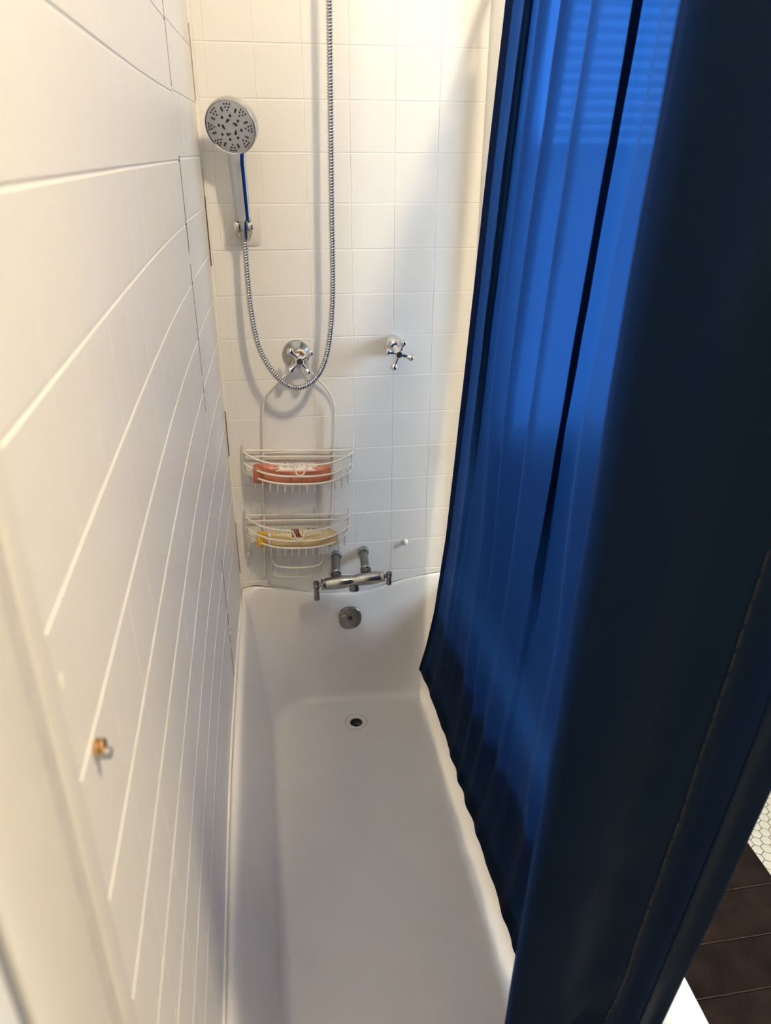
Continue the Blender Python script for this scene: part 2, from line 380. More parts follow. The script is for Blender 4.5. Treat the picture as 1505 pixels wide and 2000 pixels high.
# settle from the floor outline to the drain circle
last = rings[-1]; cr = .0335
angs = [math.atan2(p[1] - DR[1], p[0] - DR[0]) for p in last]
for t in (.3, .6, .85, 1):
    rings.append([(p[0] + (DR[0] + cr * math.cos(a) - p[0]) * t, p[1] + (DR[1] + cr * math.sin(a) - p[1]) * t, .1195 - .0045 * t) for p, a in zip(last, angs)])
bm = bmesh.new(); loft(bm, rings, cap0=False, cap1=False)
def loc(o, p):
    if o.parent is p: o.matrix_parent_inverse = Matrix.Translation(p.location).inverted()
    return o
tb = loc(obj('tub_body', bm, 'enamel', tub), tub)
tb.modifiers.new('sub', 'SUBSURF').levels = 1; tb.modifiers['sub'].render_levels = 1
bm = bmesh.new(); tube(bm, catmull([(x, -.0085, z + .001) for x, z in LIP], 6), .0022, 6); loc(obj('caulk_bead', bm, 'caulk', tub), tub)
bm = bmesh.new(); tube(bm, [(lx(-.01 - .08 * k) + .001, -.01 - .08 * k, .4805) for k in range(21)], .0035, 6); loc(obj('caulk_bead', bm, 'caulkw', tub), tub)
bm = bmesh.new(); Z = .1155
lathe(bm, (DR[0], DR[1], 0), (0, 0, 1), [(Z - .004, .0325), (Z - .0004, .0325), (Z + .0006, .0315), (Z + .0006, .024), (Z - .001, .0205), (Z - .004, .0188)], 36, False, False)
dr = loc(obj('drain_flange', bm, 'enamel', tub), tub)
bm = bmesh.new(); lathe(bm, (DR[0], DR[1], 0), (0, 0, 1), [(Z - .004, .0188), (Z - .022, .0178), (Z - .022, .0115), (Z - .025, .011), (Z - .06, .011)], 32, False, True)
loc(obj('drain_pipe', bm, 'dullmetal', tub), tub)
bm = bmesh.new(); tube(bm, [(DR[0] + .0331 * math.cos(a * PI / 24), DR[1] + .0331 * math.sin(a * PI / 24), Z - .0001) for a in range(4, 15)], .0006, 5); loc(obj('drain_seam', bm, 'caulk', tub), tub)
# overflow plate on the sloping end
OV = Vector((.324, -.0385, .377)); on = Vector((0, -1, .22)).normalized(); ou = Vector((1, 0, 0)); ov = ou.cross(on) * -1
def sup(c, u, v, a, b, e, n=40):
    out = []
    for k in range(n):
        t = 2 * PI * k / n; ct, st = math.cos(t), math.sin(t)
        out.append(c + u * (a * math.copysign(abs(ct) ** (2 / e), ct)) + v * (b * math.copysign(abs(st) ** (2 / e), st)))
    return out
bm = bmesh.new(); loft(bm, [sup(OV - on * .006, ou, ov, .0355, .036, 2.35), sup(OV + on * .003, ou, ov, .036, .0365, 2.35), sup(OV + on * .006, ou, ov, .034, .0345, 2.35), sup(OV + on * .0072, ou, ov, .030, .030, 2.5), sup(OV + on * .0066, ou, ov, .008, .008, 2.0)])
ovp = loc(obj('overflow_plate', bm, 'dullmetal', tub), tub); ovp['label'] = 'dull grey overflow plate'
bm = bmesh.new(); lathe(bm, OV + on * .0068, on, [(0, .0075), (.001, .007), (.0012, .005), (.0005, .004)], 20); o = obj('screw', bm, 'darkmetal', ovp); loc(o, tub)
bm = bmesh.new(); a = OV + on * .0078 - ou * .021 + ov * .010; tube(bm, [a - ou * .006 - ov * .003, a, a + ou * .008 + ov * .0002], .0009, 6); o = obj('scratch_lever', bm, 'chrome', ovp); loc(o, tub)

# ------------------------------------------------------------ shower curtain
cur = tag(empty('shower_curtain', (.6, -.75, .2)), 'dark navy blue fabric shower curtain hanging into the bathtub', 'curtain')
ZH, ZT = .205, 2.045
FARP = [(-0.112, 0.0), (-0.16, 0.0136), (-0.215, 0.0051), (-0.252, -0.01632), (-0.246, 0.00408), (-0.222, 0.00816), (-0.218, 0.02176), (-0.25, 0.027200000000000002), (-0.3, 0.0272), (-0.36, -0.017), (-0.42, 0.0255), (-0.495, -0.0255), (-0.56, 0.0225), (-0.635, -0.0225), (-0.715, 0.0204), (-0.765, -0.0136), (-0.745, 0.0102), (-0.708, 0.017), (-0.705, 0.034), (-0.78, 0.0306), (-0.86, -0.0102), (-0.95, 0.0238), (-1.06, 0.0068)]
# each curtain control: function of z -> (x, y)
EDGE = [(.205, .534), (.30, .556), (.42, .577), (.67, .602), (1.15, .631), (1.53, .653), (2.0, .680), (2.05, .682)]
FOLD = [(.2, .372), (.6, .377), (.78, .379), (1.2, .389), (1.47, .396), (1.6, .399), (1.8, .408), (1.88, .43), (2.05, .57)]
NEAR = [(.2, .57), (.55, .612), (.81, .646), (1.02, .670), (1.35, .70), (1.7, .73), (2.05, .745)]
FY, EY = -1.42, -1.418
def ctrl(z):
    pts = []
    sp = .75 + .25 * min(1, max(0, (z - .2) / 1.0))
    for k, (y, dx) in enumerate(FARP):
        e = interp(z, EDGE); hemx = .543 + .02 * (z - .2) / .3
        base = e + (interp(z, [(.205, .012), (.5, .006), (1.2, .012), (2.05, .014)])) * min(1, max(0, (-.112 - y) / .12))
        amp = interp(z, [(.2, .12), (.6, .45), (1.2, .9), (1.6, 1), (2.05, 1)])
        yr = -.112 - (1.06 - .112) * k / (len(FARP) - 1); fy = smooth_interp(z, [(.2, 1), (.75, .55), (1.3, 0)])
        pts.append(Vector((base + dx * amp, y + (yr - y) * fy, 0)))
    f = interp(z, FOLD); n = interp(z, NEAR)
    xin = pts[-1].x
    pts.append(Vector((xin + .012, -1.16, 0)))
    pts.append(Vector((xin * .75 + f * .25 + .03, -1.27, 0)))
    pts.append(Vector((xin * .35 + f * .65 + .02, -1.365, 0)))
    pts.append(Vector((f + .014, -1.408, 0)))
    pts.append(Vector((f - .001, FY - .006, 0)))
    pts.append(Vector((f + .012, FY - .020, 0)))
    w_ = n - f
    pts.append(Vector((f + w_ * .22, FY - .026, 0)))
    pts.append(Vector((f + w_ * .40, FY - .010, 0)))
    pts.append(Vector((f + w_ * .57, FY - .016, 0)))
    pts.append(Vector((f + w_ * .66, FY - .006, 0)))
    pts.append(Vector((f + w_ * .78, FY - .014, 0)))
    pts.append(Vector((f + w_ * .90, FY + .002, 0)))
    pts.append(Vector((n, EY, 0)))
    for q, dy in ((1.02, .012), (.92, .022), (.55, .027), (.40, .026), (.37, .033), (.48, .040), (.92, .046)): pts.append(Vector((f + w_ * q, EY + dy, 0)))
    return pts
PER = 9
NZ = 84
grid = []
for j in range(NZ + 1):
    z = ZH + (ZT - ZH) * j / NZ
    row = catmull(ctrl(z), PER)
    out = []
    for i, p in enumerate(row):
        gy = 0; ib = len(row) - 1 - 15 * PER
        q = Vector((i * .09, z * 2.1, 3.3)); a = noise.noise(q) * .0045 + noise.noise(Vector((i * .16, z * 9 + i * .05, 1))) * .0014
        if i < 4: a *= .4
        ui = (i - ib) / (7 * PER)
        if 0 < ui < 1.15:
            a = a * .5
            for (zc, sl, ua, ub, wd, hgt) in ((.70, .30, .12, .62, .030, .011), (.62, .16, .30, .64, .022, -.008), (.98, .34, .2, .60, .04, .005)):
                if ua < ui < ub: gy -= hgt * math.exp(-((z - zc - sl * (ui - .4)) / wd) ** 2) * math.sin(PI * (ui - ua) / (ub - ua))
        zz = z
        if j == 0: zz += noise.noise(Vector((p.y * 6, 0, 9))) * .004
        out.append(Vector((p.x + a, p.y + a * .3 + gy, zz)))
    grid.append(out)
NI = len(grid[0])
bm = bmesh.new(); loft(bm, grid, closed=False)
c_panel = loc(obj('curtain_panel', bm, 'curtain', cur, True), cur)
for p in c_panel.data.polygons: p.use_smooth = True
for e in c_panel.data.edges: e.use_edge_sharp = False
def nrm(j, i):
    a = grid[min(j + 1, NZ)][i] - grid[max(j - 1, 0)][i]; b = grid[j][min(i + 1, NI - 1)] - grid[j][max(i - 1, 0)]
    return a.cross(b).normalized()
def over(i0, i1, j0, j1, off):       # a second layer of cloth following the panel
    bm = bmesh.new(); loft(bm, [[grid[j][i] + nrm(j, i) * off for i in range(i0, i1 + 1)] for j in range(j0, j1 + 1)], closed=False); return bm
for off in (.0012,):
    h_ = loc(obj('side_hem', over(0, 5, 0, NZ, off), 'curtain', cur), cur)
    h_ = loc(obj('side_hem', over(NI - 1 - 9 * PER, NI - 1 - 7 * PER, 0, NZ, -off), 'curtain', cur), cur)
h_ = loc(obj('bottom_hem', over(6, NI - 9 * PER - 2, 0, 2, .0012), 'curtain', cur), cur)
# stitch lines
def stitch(i, off, r, step=2, sgn=1, mname='thread'):
    bm = bmesh.new(); pp = [grid[j][i] + nrm(j, i) * off for j in range(NZ + 1)]
    fine = catmull(pp, 3)
    for k in range(0, len(fine) - 3, 4): tube(bm, fine[k:k + 4], r, 5)
    o = loc(obj('hem_stitching', bm, mname, cur), cur); return o
iseam = next(i for i in range(NI) if i == NI - 1 - 11 * PER)
for sg in (1, -1): stitch(iseam, .0009 * sg, .0012)
stitch(5, .0016, .0005)
# rod and rings, above the picture
rod = tag(empty('curtain_rod', (.69, -.9, 2.075)), 'chrome curtain rod carrying the navy curtain above the bathtub', 'rod')
bm = bmesh.new(); tube(bm, [(.69, -.007, 2.082), (.69, -1.9, 2.082)], .0115, 16); loc(obj('pole', bm, 'rod', rod), rod)
bm = bmesh.new(); lathe(bm, (.69, -.006, 2.082), (0, -1, 0), [(0, .028), (.006, .028), (.012, .018), (.02, .016)], 24); loc(obj('wall_flange', bm, 'rod', rod), rod)

# ------------------------------------------------------------ taps on the far wall
def cross_tap(name, base, hub, arms, label, big):
    root = tag(empty(name, base), label, 'tap handle', 'wall taps')
    B = Vector(base); H = Vector(hub); d = (H - B).normalized()
    d = Vector((0, -1, 0)) if not big else Vector((0, -1, 0))
    bm = bmesh.new()
    if big: lathe(bm, (B.x, -.006, B.z), (0, -1, 0), [(0, .0365), (.003, .0365), (.006, .034), (.016, .021), (.022, .0165), (.024, .0165)], 40)
    else: lathe(bm, (B.x, -.006, B.z), (0, -1, 0), [(0, .026), (.006, .026), (.014, .024), (.022, .0195), (.028, .013), (.030, .011)], 36)
    loc(obj('escutcheon', bm, 'chrome' if not big else 'steel', root), root)
    bm = bmesh.new(); s0 = Vector((B.x, -.026, B.z)); dd = (H - s0); L = dd.length
    if big: lathe(bm, s0, dd, [(0, .0155), (.008, .0155), (.0085, .013), (L * .55, .0125), (L * .6, .0105), (L - .004, .0105)], 28)
    else: lathe(bm, s0, dd, [(0, .0105), (.006, .010), (L * .5, .0085), (L - .004, .0085)], 28)
    st = loc(obj('stem', bm, 'chrome', root), root)
    if big:
        bm = bmesh.new(); lathe(bm, s0 + dd.normalized() * .006, dd, [(0, .0150), (.0015, .0158), (.004, .0158), (.0055, .0150)], 28); o = obj('brass_collar', bm, 'brass', root); loc(o, root)
    bm = bmesh.new(); lathe(bm, H + Vector((0, .012, 0)), (0, -1, 0), [(0, .008), (.003, .0115), (.014, .0115), (.019, .0095), (.020, .0085)], 24); loc(obj('hub', bm, 'chrome', root), root)
    bm = bmesh.new(); lathe(bm, H + Vector((0, -.007, 0)), (0, -1, 0), [(0, .0082), (.002, .0082), (.0028, .0068), (.0024, .003)], 24); bt = loc(obj('button', bm, 'darkmetal', root), root)
    for ax, az in arms:
        v = Vector((ax - H.x, 0, az - H.z)); L = v.length; v.normalize()
        bm = bmesh.new(); lathe(bm, H + v * .007, v, [(0, .0058), (L * .28, .0052), (L * .42, .0048), (L * .58, .0064), (L * .72, .0092), (L * .84, .0102), (L * .94, .0088), (L * 1.02, .0045), (L * 1.045, .001)], 18)
        loc(obj('spoke', bm, 'chrome', root), root)
    return root
cross_tap('cross_tap', (.196, 0, 1.212), (.2015, -.064, 1.207), ((.1785, 1.232), (.231, 1.227), (.1775, 1.183), (.2215, 1.176)), 'chrome cross tap with wide disc plate holding the wire caddy', True)
cross_tap('cross_tap', (.459, 0, 1.228), (.4655, -.055, 1.214), ((.4375, 1.2205), (.4775, 1.243), (.4985, 1.203), (.4520, 1.1785)), 'shiny chrome cross tap with domed plate between caddy and curtain', False)

# ------------------------------------------------------------ hand shower, holder and hose
hold = tag(empty('shower_holder', (.08, -.004, 1.53)), 'clear square adhesive pad with nickel clamp holding the hand shower', 'holder')
bm = bmesh.new(); u, v = Vector((1, 0, 0)), Vector((0, 0, 1)); c = Vector((.0797, -.0062, 1.5305))
loft(bm, [sup(c, u, v, .0435, .045, 9, 48), sup(c + Vector((0, -.0016, 0)), u, v, .0435, .045, 9, 48), sup(c + Vector((0, -.0022, 0)), u, v, .0425, .044, 9, 48)]); loc(obj('adhesive_pad', bm, 'pad', hold), hold)
bm = bmesh.new(); c = Vector((.0825, -.0085, 1.531)); loft(bm, [sup(c, u, v, .021, .030, 2.6), sup(c + Vector((0, -.010, 0)), u, v, .021, .030, 2.6), sup(c + Vector((0, -.014, 0)), u, v, .018, .027, 2.6)]); loc(obj('back_plate', bm, 'clamp', hold), hold)
for s in (-1, 1):
    bm = bmesh.new(); cx = .0828 + s * .0145
    prof = [(0, .0145), (.001, .0155), (.007, .0155), (.008, .0145)]
    lathe(bm, (cx - .004, -.042, 1.535), (1, 0, 0), prof, 28); jaw = loc(obj('clamp_jaw', bm, 'clamp', hold), hold)
    box(bm := bmesh.new(), cx - .0035, cx + .0035, -.045, -.015, 1.520, 1.550, .002); o = obj('jaw_arm', bm, 'clamp', jaw); loc(o, hold)
    bm = bmesh.new(); lathe(bm, (cx + s * .004, -.042, 1.535), (s, 0, 0), [(0, .013), (.003, .012), (.0045, .008)], 20); o = obj('jaw_cap', bm, 'chrome', jaw); loc(o, hold)

HB = Vector((.0845, -.046, 1.505)); HT = Vector((.0795, -.066, 1.684)); HC = Vector((.0720, -.100, 1.7455))
hs = tag(empty('hand_shower', HB), 'round chrome hand shower with dark nozzles tilted towards the tub', 'shower head')
hn = Vector((-.29, -.87, -.36)).normalized()
hv = (Vector((0, 0, 1)) - hn * hn.z).normalized(); hu = hv.cross(hn) * 1
def head_ring(t, r): return [HC + hn * t + hu * r * math.cos(2 * PI * k / 56) + hv * r * math.sin(2 * PI * k / 56) for k in range(56)]
bm = bmesh.new(); loft(bm, [head_ring(t, r) for t, r in ((-.036, .012), (-.0345, .030), (-.030, .046), (-.023, .0555), (-.013, .0590), (.000, .0590), (.0035, .0578), (.0042, .0562), (.0030, .0548))], cap1=False); loc(obj('head_shell', bm, 'hchrome', hs), hs)
bm = bmesh.new(); loft(bm, [head_ring(t, r) for t, r in ((.0005, .0552), (.0030, .0548), (.0038, .0530), (.0042, .030), (.0044, .004))]); fp = loc(obj('face_plate', bm, 'silver', hs), hs)
bm = bmesh.new()
def fpnt(r, a, t=.0043): return HC + hn * t + (hu * math.cos(a) + hv * math.sin(a)) * r
def dot(r, a, s): lathe(bm, fpnt(r, a, .0030), hn, [(0, s), (.0019, s), (.0024, s * .7)], 10)
def dash(r0, r1, a, s): tube(bm, [fpnt(r0, a), fpnt(r1, a)], s, 8); 
for k in range(8):
    a = 2 * PI * k / 8 + .28
    dash(.0355, .0445, a, .0019); dot(.0255, a + .30, .0030)
    b = a + PI / 8
    for rr, da in ((.049, -.11), (.049, .02), (.049, .15), (.0425, -.06), (.0425, .12), (.036, .03)): dot(rr, b + da + .04, .0019)
for k in range(5):
    a = 2 * PI * k / 5 + .5
    p0, p1, p2 = fpnt(.0165, a - .30), fpnt(.0155, a), fpnt(.0125, a + .42)
    tube(bm, catmull([p0, p1, p2], 4), .002, 8, radii=[.0012, .0022, .0028, .0030, .0027, .0023, .0018, .0011, .0004])
noz = obj('nozzles', bm, 'rubber', fp); loc(noz, hs); noz['kind'] = 'stuff'
bm = bmesh.new(); path = catmull([HB.lerp(HT, .24), HB.lerp(HT, .4) + Vector((0, .002, 0)), HB.lerp(HT, .8) + Vector((0, .002, 0)), HT, HC + hn * -.024 + hv * -.032], 8)
rings = []; n = 24
for i, p in enumerate(path):
    t = i / (len(path) - 1); d = (path[min(i + 1, len(path) - 1)] - path[max(i - 1, 0)]).normalized()
    u = Vector((1, -.15, 0)); u = (u - d * u.dot(d)).normalized(); v = d.cross(u)
    wx = interp(t, [(0, .0165), (.06, .0180), (.5, .0190), (.8, .0200), (1, .022)]); wy = interp(t, [(0, .0115), (.2, .0125), (.8, .0135), (1, .011)])
    rings.append([p + u * wx * math.copysign(abs(math.cos(2 * PI * k / n)) ** .8, math.cos(2 * PI * k / n)) + v * wy * math.copysign(abs(math.sin(2 * PI * k / n)) ** .8, math.sin(2 * PI * k / n)) for k in range(n)])
loft(bm, rings); loc(obj('handle', bm, 'hchrome', hs), hs)
bm = bmesh.new(); lathe(bm, HB, HT - HB, [(0, .0085), (.002, .0098), (.022, .0110), (.0225, .0102), (.0245, .0102), (.025, .0112), (.044, .0116), (.046, .010)], 24); loc(obj('hose_nut', bm, 'steel', hs), hs)

hose = tag(empty('shower_hose', (.30, -.06, 1.6)), 'ribbed chrome shower hose looping down below the hand shower', 'hose')
hp = [(.303, -.060, 2.30), (.3015, -.062, 2.15), (.3005, -.064, 1.99), (.2985, -.066, 1.84), (.2965, -.068, 1.694), (.2945, -.070, 1.57), (.2935, -.072, 1.466), (.2915, -.074, 1.38), (.2870, -.0765, 1.318), (.279, -.079, 1.258), (.2675, -.081, 1.212), (.251, -.083, 1.178), (.231, -.084, 1.156), (.2115, -.084, 1.145), (.1910, -.083, 1.141), (.168, -.081, 1.147), (.146, -.078, 1.164), (.126, -.074, 1.190), (.110, -.069, 1.219), (.0975, -.064, 1.255), (.0900, -.060, 1.298), (.0862, -.055, 1.34), (.0840, -.052, 1.385), (.0832, -.049, 1.44), (.0835, -.047, 1.49), (.0842, -.0463, 1.507)]
path = catmull(hp, 60)
# resample evenly: three rings per rib
acc = [0]
for a, b in zip(path, path[1:]): acc.append(acc[-1] + (b - a).length)
RIB = .0064; sub = 4; cnt = int(acc[-1] / RIB * sub); k = 0; pts = []; rad = []
for i in range(cnt):
    s = i * RIB / sub
    while acc[k + 1] < s: k += 1
    pts.append(path[k].lerp(path[k + 1], (s - acc[k]) / (acc[k + 1] - acc[k]))); rad.append((.0050, .0074, .0079, .0074)[i % 4])
bm = bmesh.new(); tube(bm, pts, 0, 12, radii=rad); loc(obj('ribbed_tube', bm, 'hose', hose), hose)
bm = bmesh.new(); lathe(bm, (.303, -.004, 2.33), (0, -1, 0), [(0, .03), (.006, .03), (.010, .014), (.056, .013), (.07, .012)], 24); lathe(bm, (.303, -.06, 2.34), (0, 0, -1), [(0, .011), (.05, .0105)], 20); loc(obj('wall_outlet', bm, 'chrome', hose), hose)

# ------------------------------------------------------------ wire caddy
TH = math.radians(3.2)
CP = Vector((.2035, 0, 1.19))
cad = tag(empty('shower_caddy', (.2035, 0, 1.19)), 'cream coated wire shower caddy with two baskets hanging from the left tap', 'shower caddy')
cad.rotation_euler = (0, TH, 0)
def wire(name, pts, parent, r=.0023, per=0, n=8):
    bm = bmesh.new(); tube(bm, catmull(pts, per) if per else pts, r, n); return obj(name, bm, 'wire', parent)
bm = bmesh.new()
fr = [(-.0985, -.016, -.655), (-.0985, -.016, -.30), (-.0985, -.016, -.150), (-.094, -.017, -.110), (-.078, -.019, -.075), (-.052, -.023, -.046), (-.030, -.028, -.022), (-.0165, -.033, .010), (-.0135, -.034, .028), (-.006, -.034, .036)]
lp = catmull(fr, 6); rp = [Vector((-p.x, p.y, p.z)) for p in lp]
tube(bm, lp, .0033, 8); tube(bm, rp, .0033, 8); tube(bm, catmull([lp[-1], Vector((0, -.034, .0375)), rp[-1]], 4), .0033, 8)
obj('hanger_frame', bm, 'wire', cad)
for s in (-1, 1):
    bm = bmesh.new(); sphere(bm, (s * .0985, -.016, -.657), .0048, 12); obj('ball_tip', bm, 'knob', cad)
def basket(dv, hw):
    pb = bpy.data.objects.new('basket', None); link(pb, cad)
    def ay(t, d=.078): return -.020 - d * max(0, 1 - abs(t) ** 2.8) ** .85
    def dp(t): return -.009 * (1 - abs(t) ** 2.6)
    ts = [-1 + 2 * k / 40 for k in range(41)]
    def arc(z, dip=0, d=.078, e=1.0):
        out = []
        for t in ts:
            zz = z + dp(t)
            out.append(Vector((hw * t * e, ay(t, d), zz)))
        return out
    # frame rails joined into one part
    bm = bmesh.new()
    top = []
    for t in [-1 + 2 * k / 80 for k in range(81)]:
        a = abs(t); z = -.254
        if a < .155: z = -.254 - .031 * (0.5 + .5 * math.cos(PI * max(0, (a - .03)) / .125)) if a > .03 else -.285
        top.append(Vector((hw * t, ay(t), z + dp(t) + dv)))
    tube(bm, top, .0028, 8)
    tube(bm, [p + Vector((0, 0, dv)) for p in arc(-.287)], .0027, 8)
    tube(bm, [p + Vector((0, 0, dv)) for p in arc(-.310, e=.985)], .0030, 8)
    for z in (-.250, -.268): tube(bm, [(-hw, -.0185, z + dv), (hw, -.0185, z + dv)], .0026, 8)
    tube(bm, [(-hw * .985, -.0185, -.312 + dv), (hw * .985, -.0185, -.312 + dv)], .0018, 8)
    rl = obj('rail_frame', bm, 'wire', pb)
    for s in (-1, 1):
        wire('end_post', [(s * hw, -.0185, -.226 + dv), (s * hw * 1.002, -.021, -.250 + dv), (s * hw * 1.0, -.023, -.285 + dv), (s * hw * .985, -.021, -.312 + dv)], pb, .0024, 4)
    for k in range(15):
        t = -.93 + 1.86 * k / 14; y = ay(t)
        wire('floor_wire', [(hw * t, y, -.310 + dp(t) + dv), (hw * t, y + .001, -.338 + dv), (hw * t, y + .004, -.346 + dv), (hw * t, y + .009, -.344 + dv), (hw * t, y + .014, -.333 + dv), (hw * t, -.026, -.333 + dv), (hw * t, -.0195, -.328 + dv), (hw * t, -.0185, -.312 + dv)], pb, .0018, 0, 6)
    return pb
basket(0, .152); basket(-.201, .149)
dish = bpy.data.objects.new('soap_dish', None); link(dish, cad)
bm = bmesh.new(); zd = -.600
tube(bm, [(-.0985, -.0185, -.557), (.0985, -.0185, -.557)], .0018, 8)
tube(bm, catmull([(-.076, -.022, zd + .018), (-.074, -.036, zd + .004), (-.062, -.056, zd - .001), (-.03, -.066, zd - .002), (0, -.068, zd - .002), (.03, -.066, zd - .002), (.062, -.056, zd - .001), (.074, -.036, zd + .004), (.076, -.022, zd + .018)], 6), .0028, 8)
tube(bm, catmull([(-.076, -.03, zd - .038), (-.06, -.050, zd - .04), (0, -.058, zd - .04), (.06, -.050, zd - .04), (.076, -.03, zd - .038)], 6), .0016, 8)
obj('dish_rim', bm, 'wire', dish)
for s in (-1, 1):
    wire('side_bracket', [(s * .0985, -.0185, -.582), (s * .083, -.0185, -.582), (s * .080, -.020, -.590), (s * .076, -.026, -.634)], dish, .0016)
for k in range(8):
    x = -.066 + .132 * k / 7; yf = -.066 + .012 * (x / .066) ** 2
    wire('floor_wire', [(x, -.0185, -.557), (x, -.022, -.57), (x, -.030, zd - .036), (x, yf * .8, zd - .0395), (x, yf, zd - .003)], dish, .0013, 0, 6)
bm = bmesh.new(); tube(bm, catmull([(.0985, -.018, -.548), (.076, -.020, -.548), (.070, -.024, -.542), (.070, -.028, -.526), (.076, -.030, -.520), (.098, -.030, -.520)], 5), .0018, 8); obj('razor_hook', bm, 'wire', cad)

# ------------------------------------------------------------ bottles lying in the baskets
def bottle_surf(L, prof, x, a, off=0):
    t = x / L; hy = interp(t, [(p[0], p[1]) for p in prof]); hz = interp(t, [(p[0], p[2]) for p in prof]); e = 2 / 3.2
    c, s = math.cos(a), math.sin(a)
    return Vector((x, (hy + off) * math.copysign(abs(c) ** e, c), (hz + off) * math.copysign(abs(s) ** e, s)))
def bottle_body(L, prof, x0=0, x1=1, n=40, m=48):
    xs = [L * (x0 + (x1 - x0) * (.5 - .5 * math.cos(PI * k / m))) for k in range(m + 1)]
    bm = bmesh.new(); loft(bm, [[bottle_surf(L, prof, x, 2 * PI * k / n + .01) for k in range(n)] for x in xs]); return bm
def patch(bm, L, prof, x0, x1, f0, f1, off, nx=10, nf=8, shape=None):  # f: 0 back edge .. 1 front edge of the top face
    rows = []
    for i in range(nx + 1):
        row = []
        for j in range(nf + 1):
            x = x0 + (x1 - x0) * i / nx; f = f0 + (f1 - f0) * j / nf
            if shape: x, f = shape(i / nx, j / nf, x, f)
            row.append(bottle_surf(L, prof, x, math.radians(25 + 165 * f), off))
        rows.append(row)
    loft(bm, rows, closed=False)
def place(root, base, rz):
    root.location = base; root.rotation_euler = (0, TH, rz)
# coral bottle
L1 = .216; P1 = [(0, .013, .020), (.005, .017, .024), (.03, .0185, .0265), (.13, .0195, .0270), (.135, .0205, .0268), (.25, .0245, .0270), (.5, .0262, .0272), (.85, .0240, .0270), (.97, .020, .0262), (.995, .017, .022), (1, .013, .016)]
b1 = tag(empty('shampoo_bottle'), 'coral plastic bottle lying in the upper caddy basket', 'bottle', 'bottles in the caddy')
obj('bottle_body', bottle_body(L1, P1, .132, 1), 'coral', b1)
obj('cap', bottle_body(L1, P1, 0, .129, m=20), 'corald', b1)
bm = bmesh.new(); patch(bm, L1, P1, .062, .172, .10, .80, .0004, 16, 14); lb = obj('label_print', bm, 'label', b1)
bm = bmesh.new(); patch(bm, L1, P1, .064, .215, .74, .80, .0006, 12, 3); obj('label_border', bm, 'pink', b1)
def blob(cx, cf, rx, rf, mname, name, parent, L, P, off=.0008, n=16, petals=0):
    bm = bmesh.new(); c = bm.verts.new(bottle_surf(L, P, cx, math.radians(25 + 165 * cf), off)); ring = []
    for k in range(n):
        a = 2 * PI * k / n; s = 1 + (.25 * math.cos(petals * a) if petals else 0)
        ring.append(bm.verts.new(bottle_surf(L, P, cx + rx * s * math.cos(a), math.radians(25 + 165 * (cf + rf * s * math.sin(a))), off)))
    for k in range(n): bm.faces.new((c, ring[k], ring[(k + 1) % n]))
    return obj(name, bm, mname, parent)
for cx, cf, rx, rf, pet in ((.055, .34, .013, .16, 0), (.052, .60, .011, .10, 3), (.066, .62, .006, .09, 0), (.180, .52, .009, .12, 5), (.176, .30, .007, .08, 0)):
    blob(cx, cf, rx, rf, 'pink', 'flower_print', lb, L1, P1, petals=pet)
for cx, cf, rx, rf in ((.060, .50, .010, .022), (.063, .68, .005, .03), (.166, .62, .004, .04), (.181, .50, .004, .05), (.172, .66, .003, .04)):
    blob(cx, cf, rx, rf, 'red', 'flower_print', lb, L1, P1, off=.0011)
def text_on(body, cx, cf, size, name, mname, parent, L, P, fsc, off=.001):
    cu = bpy.data.curves.new('txt', 'FONT'); cu.body = body; cu.size = size; cu.align_x = 'CENTER'; cu.align_y = 'CENTER'; cu.resolution_u = 2; cu.shear = .3
    to = bpy.data.objects.new('txt', cu); me = bpy.data.meshes.new_from_object(to); bpy.data.objects.remove(to); bpy.data.curves.remove(cu)
    for v in me.vertices:
        tx, ty = v.co.x, v.co.y
        v.co = bottle_surf(L, P, cx - ty, math.radians(25 + 165 * (cf - tx * fsc)), off)
    me.name = name; me.materials.clear(); me.materials.append(M[mname])
    return link(bpy.data.objects.new(name, me), parent)
text_on('Suave', .087, .42, .016, 'brand_lettering', 'ink', lb, L1, P1, 11)
def bars(spec, mname, parent, L, P, name='small_print', off=.0009):
    bm = bmesh.new()
    for x, f0, f1, wd in spec:
        f = f0
        while f < f1:
            g = random.uniform(.03, .08); patch(bm, L, P, x, x + wd, f, min(f1, f + g), off, 1, 2); f += g + .02
    o = obj(name, bm, mname, parent); o['kind'] = 'stuff'; return o
bars([(.100, .20, .66, .0016), (.105, .22, .60, .0012), (.110, .16, .66, .0020), (.117, .2, .62, .0012), (.1225, .24, .6, .0012), (.132, .3, .5, .0012), (.146, .28, .52, .002), (.151, .3, .5, .0012)], 'ink', lb, L1, P1)
